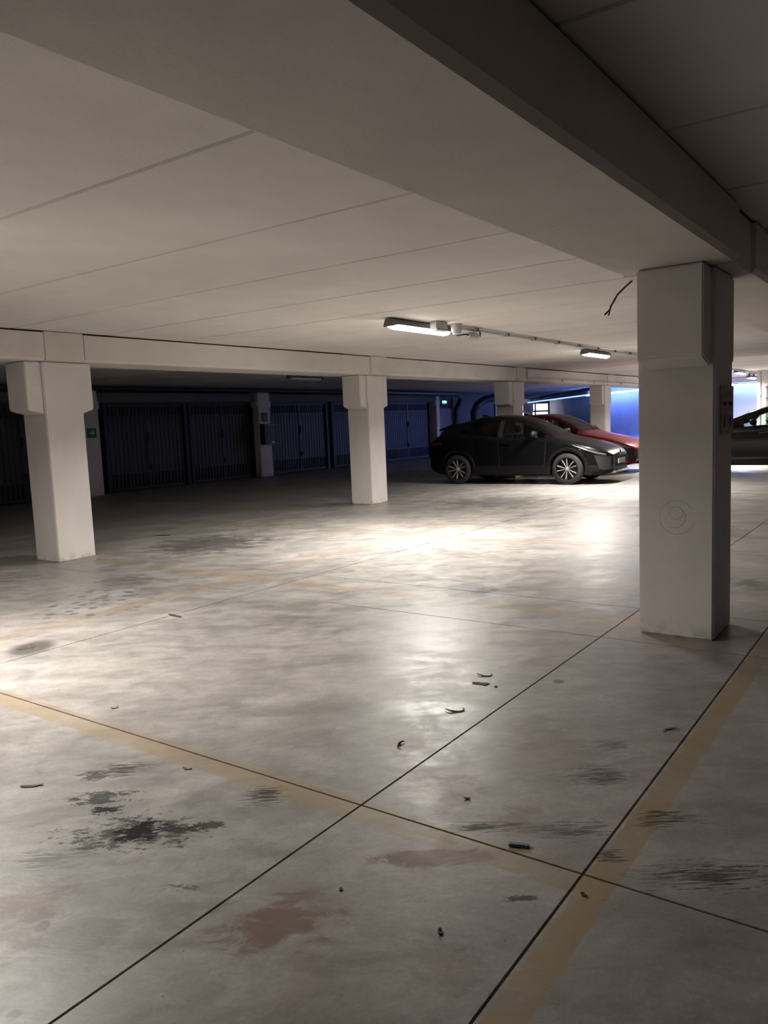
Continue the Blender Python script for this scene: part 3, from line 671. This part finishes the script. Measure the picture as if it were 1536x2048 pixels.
class Prof: pass
def prof_coupe():
    P = Prof(); P.L = 4.36; P.wf, P.wr = 0.90, 3.54; P.Ra = 0.405; P.Rt = 0.345
    P.W = pchip([0, .06, .2, .5, .9, 1.4, 2.2, 3.0, 3.55, 3.95, 4.2, 4.36], [.55, .66, .78, .875, .915, .90, .895, .905, .925, .89, .82, .70])
    P.zb = pchip([0, .1, .4, 1.3, 3.0, 3.95, 4.2, 4.36], [.30, .22, .20, .20, .20, .23, .30, .38])
    P.zs = pchip([0, .08, .25, .6, 1.0, 1.35, 2.0, 2.6, 3.1, 3.6, 3.95, 4.2, 4.36], [.61, .67, .75, .86, .95, 1.00, 1.03, 1.06, 1.12, 1.16, 1.13, 1.04, .95])
    P.zt = pchip([0, .08, .25, .6, 1.0, 1.2, 1.35, 1.7, 2.0, 2.3, 2.65, 3.0, 3.4, 3.8, 4.02, 4.10, 4.25, 4.36], [.65, .72, .805, .915, 1.01, 1.055, 1.13, 1.335, 1.465, 1.535, 1.56, 1.545, 1.48, 1.36, 1.27, 1.17, 1.08, 1.0])
    P.win = (1.42, 3.45); P.bp = (2.42, 2.52); P.ws = (1.28, 2.02); P.rw = (3.35, 3.98); P.Wr = 0.60; P.hoodw = 0.80; P.mu = 1.60
    return P
def prof_hatch():
    P = Prof(); P.L = 4.35; P.wf, P.wr = 0.85, 3.55; P.Ra = 0.38; P.Rt = 0.325
    P.W = pchip([0, .06, .2, .5, .9, 1.4, 2.2, 3.0, 3.7, 4.1, 4.35], [.55, .66, .76, .84, .87, .87, .87, .87, .87, .84, .76])
    P.zb = pchip([0, .1, .4, 1.3, 3.0, 3.9, 4.35], [.28, .20, .19, .27, .27, .26, .32])
    P.zs = pchip([0, .08, .25, .6, 1.0, 1.35, 2.0, 2.6, 3.1, 3.7, 4.35], [.60, .68, .78, .88, .94, .98, 1.03, 1.06, 1.09, 1.11, 1.08])
    P.zt = pchip([0, .08, .25, .6, .9, 1.05, 1.5, 2.0, 2.4, 2.8, 3.2, 3.7, 4.05, 4.2, 4.35], [.66, .74, .83, .93, .99, 1.04, 1.20, 1.385, 1.50, 1.56, 1.56, 1.51, 1.43, 1.25, 1.09])
    P.win = (1.62, 3.7); P.bp = (2.95, 3.05); P.ws = (1.05, 2.35); P.rw = (3.95, 4.3); P.Wr = 0.62; P.hoodw = 0.80; P.mu = 2.12
    return P

def section(P, u):
    """half section from the floor centre, over the side, to the roof centre: list of (v, z)"""
    W, zb, zs, zt = P.W(u), P.zb(u), P.zs(u), P.zt(u)
    zt = max(zt, zs+0.015)
    arch = None
    for wc in (P.wf, P.wr):
        if abs(u-wc) < P.Ra: arch = P.Rt + math.sqrt(max(P.Ra**2-(u-wc)**2, 0))
    lo = max(zb, arch) if arch else zb
    cab = min(1.0, max(0.0, (zt-zs-0.03)/0.30))       # 0 = bonnet, 1 = full cabin
    zr = zt - 0.02 - 0.045*cab
    wr = W*P.hoodw*(1-cab) + P.Wr*cab
    z3 = max(0.42, lo+0.03) if zs > 0.5 else lo; z3 = min(z3, zs-0.12)
    lo2 = min(lo, z3-0.02)
    pts = [(0, zb), (W*0.50, zb), (W*0.74, zb), (W*0.76, lo2), (W*0.975, lo2), (W*0.985, lo2+0.03 if arch else max(lo2+0.06, zb+0.06)),
           (W*0.985 if not arch else W, max(z3, lo2+0.05)), (W*0.965 if not arch else W*1.0, (z3+zs)*0.5), (W*0.985, zs-0.09), (W*0.975, zs-0.03), (W*0.945, zs)]
    # glass side
    gb = (W*0.93, zs+0.012); gt = (wr+0.02, zr-0.045*cab)
    for k in (0.0, 0.33, 0.66, 1.0): pts.append((gb[0]*(1-k)+gt[0]*k + 0.02*cab*math.sin(k*math.pi), gb[1]*(1-k)+gt[1]*k))
    pts += [(wr, zr), (wr*0.93, zt-0.016-0.02*cab), (wr*0.6, zt-0.006), (wr*0.3, zt-0.001), (0, zt)]
    return pts
NSEC = 20

def surf_w(P, u, z):
    s = section(P, u)[5:16]
    for i in range(len(s)-1):
        if s[i][1] <= z <= s[i+1][1] and s[i+1][1] > s[i][1]:
            k = (z-s[i][1])/(s[i+1][1]-s[i][1]); return s[i][0]*(1-k)+s[i+1][0]*k
    return s[-1][0] if z > s[-1][1] else s[0][0]

def patch(P, name, mat, t, path_lo, path_hi, side, off=0.006, n=14):
    """strip lying on the body side between two (u,z) polylines"""
    def samp(path, k):
        x = k*(len(path)-1); i = min(int(x), len(path)-2); f = x-i
        return (path[i][0]*(1-f)+path[i+1][0]*f, path[i][1]*(1-f)+path[i+1][1]*f)
    vs = []; fs = []; m = 4
    for i in range(n+1):
        a = samp(path_lo, i/n); b = samp(path_hi, i/n)
        for j in range(m+1):
            q = j/m; u = a[0]*(1-q)+b[0]*q; z = a[1]*(1-q)+b[1]*q
            vs.append((u, side*(surf_w(P, u, z)+off), z))
    for i in range(n):
        for j in range(m):
            k = i*(m+1)+j; fs.append((k, k+1, k+m+2, k+m+1))
    nv = len(vs)
    vs2 = [(x, y-side*(off+0.01), z) for x, y, z in vs]
    fs2 = [tuple(q+nv for q in reversed(f)) for f in fs]
    rim = []
    ed = [i*(m+1) for i in range(n+1)] + [n*(m+1)+j for j in range(1, m+1)] + [i*(m+1)+m for i in range(n-1, -1, -1)] + [j for j in range(m-1, 0, -1)]
    for i in range(len(ed)):
        a, b = ed[i], ed[(i+1) % len(ed)]; rim.append((a, b, b+nv, a+nv))
    return MB().add(vs+vs2, fs+fs2+rim).build(name, mat, t, smooth=True)

def car(label, P, paint, loc, head, scale, name='car', glassm='carglass', cladding=True, bright=True):
    t = tag(empty(name, loc, 0, scale), label, 'car', 'parked cars')
    # local: +x runs from nose to tail; heading is the direction the nose points
    t.rotation_euler = (0, 0, head + math.pi)
    us = sorted(set([round(x, 3) for x in np.arange(0, P.L+1e-6, 0.06)] + [P.L] +
        [round(c+P.Ra*math.cos(a), 3) for c in (P.wf, P.wr) for a in np.linspace(0, math.pi, 19)] + [round(c+s*(P.Ra+0.002), 3) for c in (P.wf, P.wr) for s in (-1, 1)] + list(P.win) + list(P.bp) + list(P.ws) + list(P.rw)))
    us = [us[0]] + [b for a, b in zip(us, us[1:]) if b-a > 1e-4]
    parts = {}
    def add(key, vs): parts.setdefault(key, MB()).add(vs, [(0, 1, 2, 3)])
    for i in range(len(us)-1):
        sa, sb = section(P, us[i]), section(P, us[i+1]); um = (us[i]+us[i+1])/2
        for j in range(len(sa)-1):
            for s in (-1, 1):
                q = [(us[i], s*sa[j][0], sa[j][1]), (us[i+1], s*sb[j][0], sb[j][1]), (us[i+1], s*sb[j+1][0], sb[j+1][1]), (us[i], s*sa[j+1][0], sa[j+1][1])]
                key = 'body'
                tall = sa[14][1]-sa[11][1]
                if 11 <= j <= 13 and P.win[0] <= um <= P.win[1] and tall > 0.05:
                    key = 'pillar%d' % s if P.bp[0] < um < P.bp[1] else 'side_window%d' % s
                if j >= 16 and P.ws[0] <= um <= P.ws[1]: key = 'windscreen'
                if j >= 16 and P.rw[0] <= um <= P.rw[1]: key = 'rear_window'
                if j <= 2: key = 'underbody'
                if j in (3, 4, 5) and cladding: key = 'cladding'
                add(key, q)
    for u in (us[0], us[-1]):
        s = section(P, u)
        for j in range(len(s)-1): parts['body'].add([(u, -s[j][0], s[j][1]), (u, s[j][0], s[j][1]), (u, s[j+1][0], s[j+1][1]), (u, -s[j+1][0], s[j+1][1])], [(0, 1, 2, 3)])
    names = {'body': ('body', paint), 'pillar-1': ('door_pillar', 'black'), 'pillar1': ('door_pillar', 'black'), 'side_window-1': ('side_window', glassm), 'side_window1': ('side_window', glassm),
             'windscreen': ('windscreen', glassm), 'rear_window': ('rear_window', glassm), 'underbody': ('underbody', 'black'), 'cladding': ('cladding', 'cladding')}
    for k, mb in parts.items():
        nm, mt = names[k]
        me = bpy.data.meshes.new(nm); me.from_pydata(mb.v, [], mb.f)
        bm = bmesh.new(); bm.from_mesh(me); bmesh.ops.remove_doubles(bm, verts=bm.verts, dist=0.0008); bmesh.ops.dissolve_degenerate(bm, dist=0.0005, edges=bm.edges)
        bmesh.ops.recalc_face_normals(bm, faces=bm.faces); bm.to_mesh(me); bm.free()
        me.polygons.foreach_set('use_smooth', [True]*len(me.polygons))
        try: me.set_sharp_from_angle(angle=math.radians(38))
        except Exception: pass
        me.materials.append(M[mt]); o = bpy.data.objects.new(nm, me); C.objects.link(o); o.parent = t
    # wheels
    for uc in (P.wf, P.wr):
        for s in (-1, 1):
            Wd = P.W(uc)*1.0; c = (uc, s*(Wd-0.13), P.Rt)
            R = P.Rt; r = R*0.70
            wh = MB().lathe([(r, -0.10), (R-0.03, -0.11), (R-0.008, -0.09), (R, -0.05), (R, 0.05), (R-0.008, 0.09), (R-0.03, 0.11), (r+0.01, 0.118), (r, 0.10), (r-0.02, 0.06), (r-0.02, -0.08), (r, -0.10)], (0, 0, 0), (0, s, 0), 40).build('wheel', 'tyre', t, smooth=True)
            wh.location = c
            MB().lathe([(0.0, 0.035), (r*0.6, 0.03), (r-0.02, 0.02), (r-0.004, 0.06), (r+0.004, 0.108), (r-0.012, 0.108), (r-0.03, 0.06)], (0, 0, 0), (0, s, 0), 36).build('rim', 'rimdark', wh, smooth=True)
            MB().lathe([(0.0, 0.095), (0.03, 0.093), (0.04, 0.08), (0.045, 0.03)], (0, 0, 0), (0, s, 0), 20).build('hub_cap', 'rimcut' if bright else 'steel', wh, smooth=True)
            for k in range(5):
                for dlt in (-0.36, 0.20):
                    a = 2*math.pi*k/5 + dlt*0.9 + 0.12
                    ca, sa_ = math.cos(a), math.sin(a)
                    def pt(rad, w, o): return (ca*rad - sa_*w, s*o, sa_*rad + ca*w)
                    r1, r2 = 0.035, r-0.006; w1, w2 = 0.0045, 0.0095
                    vs = [pt(r1, -w1, 0.088), pt(r1, w1, 0.088), pt(r2, w2, 0.104), pt(r2, -w2, 0.104), pt(r1, -w1*1.4, 0.05), pt(r1, w1*1.4, 0.05), pt(r2, w2*1.3, 0.06), pt(r2, -w2*1.3, 0.06)]
                    MB().add(vs, [(0, 1, 2, 3), (4, 7, 6, 5), (0, 4, 5, 1), (1, 5, 6, 2), (2, 6, 7, 3), (3, 7, 4, 0)]).build('spoke', 'rimcut' if bright else 'steel', wh)
            # inner wheel well
            MB().lathe([(P.Ra-0.01, -0.16), (P.Ra-0.01, 0.06)], (uc, s*(Wd-0.16), P.Rt), (0, s, 0), 32).build('wheel_well', 'black', t) if False else None
            # cladding lip round the arch
            vs = []; fs = []; N = 26; a0, a1 = -0.30, math.pi+0.30
            for k in range(N+1):
                a = a0+(a1-a0)*k/N
                for rad, off in ((P.Ra-0.012, -0.03), (P.Ra-0.008, 0.006), (P.Ra+0.05, 0.012), (P.Ra+0.065, -0.012)):
                    u = uc+rad*math.cos(a); z = P.Rt+rad*math.sin(a)
                    ww = surf_w(P, min(max(u, 0.02), P.L-0.02), min(z, 0.9))
                    vs.append((u, s*(max(ww, Wd*0.93)+off), z))
            for k in range(N):
                for j in range(3): q = k*4+j; fs.append((q, q+1, q+5, q+4))
            MB().add(vs, fs).build('arch_trim', 'cladding', t, smooth=True)
    for s in (-1, 1):
        # door seams
        for (ua, ub) in ((1.42, 1.36), (2.47, 2.50)):
            patch(P, 'door_gap', 'seam', t, [(ua, 0.30), (ub, P.zs(ub)-0.02)], [(ua+0.012, 0.30), (ub+0.012, P.zs(ub)-0.02)], s, 0.0025)
        patch(P, 'door_handle', paint, t, [(2.22, 0.90), (2.42, 0.915)], [(2.22, 0.925), (2.42, 0.94)], s, 0.03)
        patch(P, 'sill_trim', 'cladding', t, [(P.wf+P.Ra+0.02, 0.23), (P.wr-P.Ra-0.02, 0.23)], [(P.wf+P.Ra+0.02, 0.36), (P.wr-P.Ra-0.02, 0.37)], s, 0.012)
        # head lamp: dark lens with a bright blade
        patch(P, 'headlamp', 'black', t, [(0.10, 0.60), (0.35, 0.68), (0.74, 0.835)], [(0.09, 0.655), (0.33, 0.735), (0.78, 0.87)], s, 0.008)
        patch(P, 'headlamp_blade', 'headlamp', t, [(0.46, 0.735), (0.58, 0.785), (0.74, 0.845)], [(0.46, 0.76), (0.60, 0.81), (0.77, 0.862)], s, 0.016)
        patch(P, 'headlamp_bar', 'headlamp', t, [(0.10, 0.636), (0.26, 0.67), (0.46, 0.74)], [(0.10, 0.644), (0.26, 0.679), (0.46, 0.752)], s, 0.016)
        patch(P, 'bumper_intake', 'black', t, [(0.02, 0.32), (0.12, 0.30), (0.22, 0.34)], [(0.02, 0.60), (0.12, 0.60), (0.33, 0.64)], s, 0.004)
        patch(P, 'bumper_lip', paint if bright else 'cladding', t, [(0.0, 0.255), (0.15, 0.25), (0.36, 0.25)], [(0.0, 0.31), (0.15, 0.30), (0.36, 0.275)], s, 0.03)
        patch(P, 'tail_lamp', 'tail', t, [(P.L-0.42, 0.93), (P.L-0.02, 0.90)], [(P.L-0.40, 0.98), (P.L-0.02, 0.945)], s, 0.01)
        # mirror
        zm = P.zs(P.mu)+0.05; um = P.mu; wm = P.W(P.mu)*0.96
        mr = MB(); vs = []; fs = []
        secs = [(0.0, 0.6, 0.5), (0.03, 1, 0.95), (0.10, 1.0, 1.0), (0.17, 0.8, 0.85), (0.20, 0.35, 0.4)]; N = 12
        for d, a, b in secs:
            for k in range(N):
                q = 2*math.pi*k/N; vs.append((um+0.055*a*math.cos(q)*1.2, s*(wm+0.05+d), zm+0.06+0.07*b*math.sin(q)))
        for i in range(len(secs)-1):
            for k in range(N): fs.append((i*N+k, i*N+(k+1) % N, (i+1)*N+(k+1) % N, (i+1)*N+k))
        fs.append(tuple(range(N))); fs.append(tuple(range((len(secs)-1)*N, len(secs)*N)))
        mm = mr.add(vs, fs).build('mirror', 'black' if bright else paint, t, smooth=True)
        MB().box(um-0.02, min(s*(wm-0.05), s*(wm+0.07)), zm-0.03, um+0.03, max(s*(wm-0.05), s*(wm+0.07)), zm+0.03).build('mirror_arm', 'black', mm)
    # grille, emblem bar, plate, front lip
    Wn = P.W(0)
    MB().box(-0.02, -Wn*0.9, 0.34, 0.01, Wn*0.9, 0.60).build('grille', 'black', t, bevel=0.01)
    for k in range(4): MB().box(-0.028, -Wn*0.85, 0.38+0.055*k, -0.0205, Wn*0.85, 0.395+0.055*k).build('grille_slat', 'cladding', t)
    MB().lathe([(0.0, 0.012), (0.05, 0.01), (0.06, 0.0)], (-0.004, 0, 0.665), (-1, 0, 0), 20).build('emblem', 'chrome', t, smooth=True)
    MB().box(-0.045, -0.26, 0.42, -0.029, 0.26, 0.53).build('number_plate', 'plate', t, bevel=0.004)
    MB().box(-0.06, -Wn*0.95, 0.235, 0.08, Wn*0.95, 0.29).build('front_lip', 'chrome' if paint == 'paint_dark' else 'cladding', t, bevel=0.012)
    MB().box(P.L-0.03, -0.26, 0.55, P.L+0.015, 0.26, 0.66).build('rear_plate', 'plate', t, bevel=0.004)
    # interior
    for uu in (2.25, 3.05):
        for s in (-1, 1):
            st = MB().prism([(uu, 0.45), (uu+0.10, 0.45), (uu+0.32, 1.08), (uu+0.24, 1.10), (uu-0.02, 0.62), (uu-0.45, 0.60), (uu-0.45, 0.48)], 1, s*0.37-0.24, s*0.37+0.24).build('seat', 'seat', t, bevel=0.02)
            MB().box(uu+0.24, s*0.37-0.13, 1.13, uu+0.33, s*0.37+0.13, 1.30).build('headrest', 'seat', st, bevel=0.03)
    MB().prism([(1.25, 0.6), (1.25, 0.98), (1.62, 0.97), (1.70, 0.85), (1.62, 0.6)], 1, -0.74, 0.74).build('dashboard', 'seat', t, bevel=0.02)
    MB().lathe([(0.175, -0.012), (0.19, 0.0), (0.175, 0.012), (0.16, 0.0), (0.175, -0.012)], (1.83, -0.37, 0.97), (1, 0, 0.4), 24).build('steering_wheel', 'black', t, smooth=True)
    MB().box(1.98, -0.10, 1.34, 2.0, 0.10, 1.40).build('rear_view_mirror', 'black', t)
    if P.L > 4.3:
        MB().prism([(3.72, 1.385), (4.10, 1.25), (4.16, 1.262), (4.14, 1.285), (3.75, 1.41)], 1, -0.60, 0.60).build('spoiler', paint, t, bevel=0.008)
        MB().prism([(3.05, 1.545), (3.22, 1.60), (3.26, 1.60), (3.25, 1.53)], 1, -0.02, 0.02).build('antenna', 'black', t)
    return t
K = 1.065
PC = prof_coupe()
# dark car: front wheel contact at (17.1, 7.0), heading about -Y
def place(P, wf_xy, head, side):
    """where the nose origin stands so that the wheel on the camera side touches at wf_xy"""
    d = Vector((math.cos(head), math.sin(head))); n = Vector((-d.y, d.x))
    w = (P.W(P.wf)-0.02)*K
    q = Vector(wf_xy) + d*P.wf*K + n*w*side
    return (q.x, q.y, 0)
hd = math.radians(-87)
car('dark grey coupe-like car with bright multi-spoke wheels, parked side-on', PC, 'paint_dark', place(PC, (17.05, 6.95), hd, 1), hd, K)
hr = math.radians(-90)
car('dark red car parked just beyond the dark grey car', PC, 'paint_red', place(PC, (20.3, 7.45), hr, 1), hr, K, bright=True)
PH = prof_hatch()
hg = math.radians(90)
car('dark car cut off by the right frame edge, facing left', PH, 'paint_grey', place(PH, (19.9, 4.92), hg, -1), hg, 1.10, glassm='cargreen', cladding=False, bright=False)

# ------------------------------------------------------------------ litter on the floor
def flake(name, label, cat, px_, py_, L, Wd, ang, m, curl=0.01, grp='flakes and scraps on the floor', seed=0):
    rnd = random.Random(seed); p = ray_at(px_, py_, 0.0)
    t = None; n = 12; vs = []; fs = []
    for z in (0, 1):
        for k in range(n):
            a = 2*math.pi*k/n; r = 1+rnd.uniform(-0.35, 0.2)
            if z == 0: rr = [r] if k == 0 else rr+[r]
            q = rr[k]; x = math.cos(a)*L/2*q; y = math.sin(a)*Wd/2*q
            vs.append((x, y, 0.001 + curl*(abs(x)/(L/2))**2*0.8 + z*0.0025))
    vs.append((0, 0, 0.001)); vs.append((0, 0, 0.0035))
    for k in range(n): fs += [(k, (k+1) % n, 2*n), (n+k, n+(k+1) % n, 2*n+1), (k, (k+1) % n, n+(k+1) % n, n+k)]
    o = MB().add(vs, fs).build(name, m); o.location = (p.x, p.y, 0.0); o.rotation_euler = (0, 0, math.radians(ang))
    tag(o, label, cat, grp); return o
M['leaf'] = simple('dry_leaf', (0.06, 0.045, 0.035), 0.8, var=0.3, vs=60)
M['chip'] = simple('paint_chip', (0.22, 0.18, 0.13), 0.8, var=0.3, vs=60)
M['teal'] = simple('teal_plastic', (0.05, 0.10, 0.12), 0.35, var=0.1)
flake('scrap', 'dark flat scrap in the bright reflection left of the long joint', 'scrap', 962, 1368, 0.11, 0.05, -80, 'leaf', 0.004, seed=1)
flake('scrap', 'long black scrap at the left edge above the oil stain', 'scrap', 62, 1573, 0.10, 0.025, -50, 'leaf', 0.004, seed=2)
flake('scrap', 'dark scrap lying by the middle of the bright floor beyond the left column', 'scrap', 328, 1071, 0.30, 0.12, -60, 'leaf', 0.02, seed=3)
flake('paint_chip', 'tan curled chip left of the first tan line', 'paint chip', 376, 1538, 0.045, 0.025, -60, 'chip', 0.01, seed=4)
flake('paint_chip', 'tiny tan chip on the pale floor at left', 'paint chip', 229, 1416, 0.045, 0.03, -20, 'chip', 0.01, seed=5)
flake('paint_chip', 'dark crumb right of the brown stain in the foreground', 'paint chip', 880, 1866, 0.028, 0.018, 30, 'leaf', 0.006, seed=6)
flake('paint_chip', 'round brown crumb above the foreground brown stain', 'paint chip', 682, 1780, 0.022, 0.015, 30, 'leaf', 0.004, seed=7)
flake('paint_chip', 'black crumb on the tan line near the joint crossing', 'paint chip', 1168, 1791, 0.024, 0.018, 60, 'leaf', 0.006, seed=8)
flake('paint_chip', 'dark crumb in the middle of the rusty patch', 'paint chip', 935, 1598, 0.03, 0.018, -60, 'leaf', 0.006, seed=9)
flake('scrap', 'thin grey scrap lying on the long joint at left', 'scrap', 350, 1232, 0.20, 0.05, -95, 'leaf', 0.004, seed=10)
flake('paint_chip', 'flat dark crumb beyond the dark scrap by the joint', 'paint chip', 992, 1374, 0.025, 0.02, 0, 'leaf', 0.004, seed=11)
def curl(label, px_, py_, r, ang, m):
    p = ray_at(px_, py_, 0.0); t = tag(empty('twig', (p.x, p.y, 0.0), math.radians(ang)), label, 'twig', 'curled twigs on the floor')
    MB().tube([(r*math.cos(a)*(1+0.3*a/3), r*math.sin(a)*0.7, 0.006+0.004*math.sin(2*a)) for a in np.linspace(0.2, 3.9, 12)], 0.004, 6, rs=[0.002, 0.003, 0.004, 0.005, 0.006, 0.006, 0.005, 0.005, 0.004, 0.004, 0.003, 0.001]).build('curl', m, t, smooth=True)
curl('curled peel right of the near column foot beside the long joint', 1345, 1463, 0.035, -60, 'chip')
curl('curled peel in the bright floor reflection', 907, 1420, 0.045, 110, 'chip')
curl('small curled peel just above the dark scrap', 967, 1350, 0.04, 100, 'chip')
curl('tiny curled peel left of the long joint', 805, 1490, 0.025, 0, 'leaf')
lg = ray_at(1037, 1693, 0.0)
li = tag(empty('cigarette_lighter', (lg.x, lg.y, 0.0), math.radians(-70)), 'small teal plastic lighter lying beside the tan line', 'lighter')
MB().box(-0.038, -0.012, 0.0, 0.026, 0.012, 0.012).build('body', 'teal', li, bevel=0.004); MB().box(0.027, -0.010, 0.001, 0.042, 0.010, 0.011).build('cap', 'steel', li, bevel=0.002)
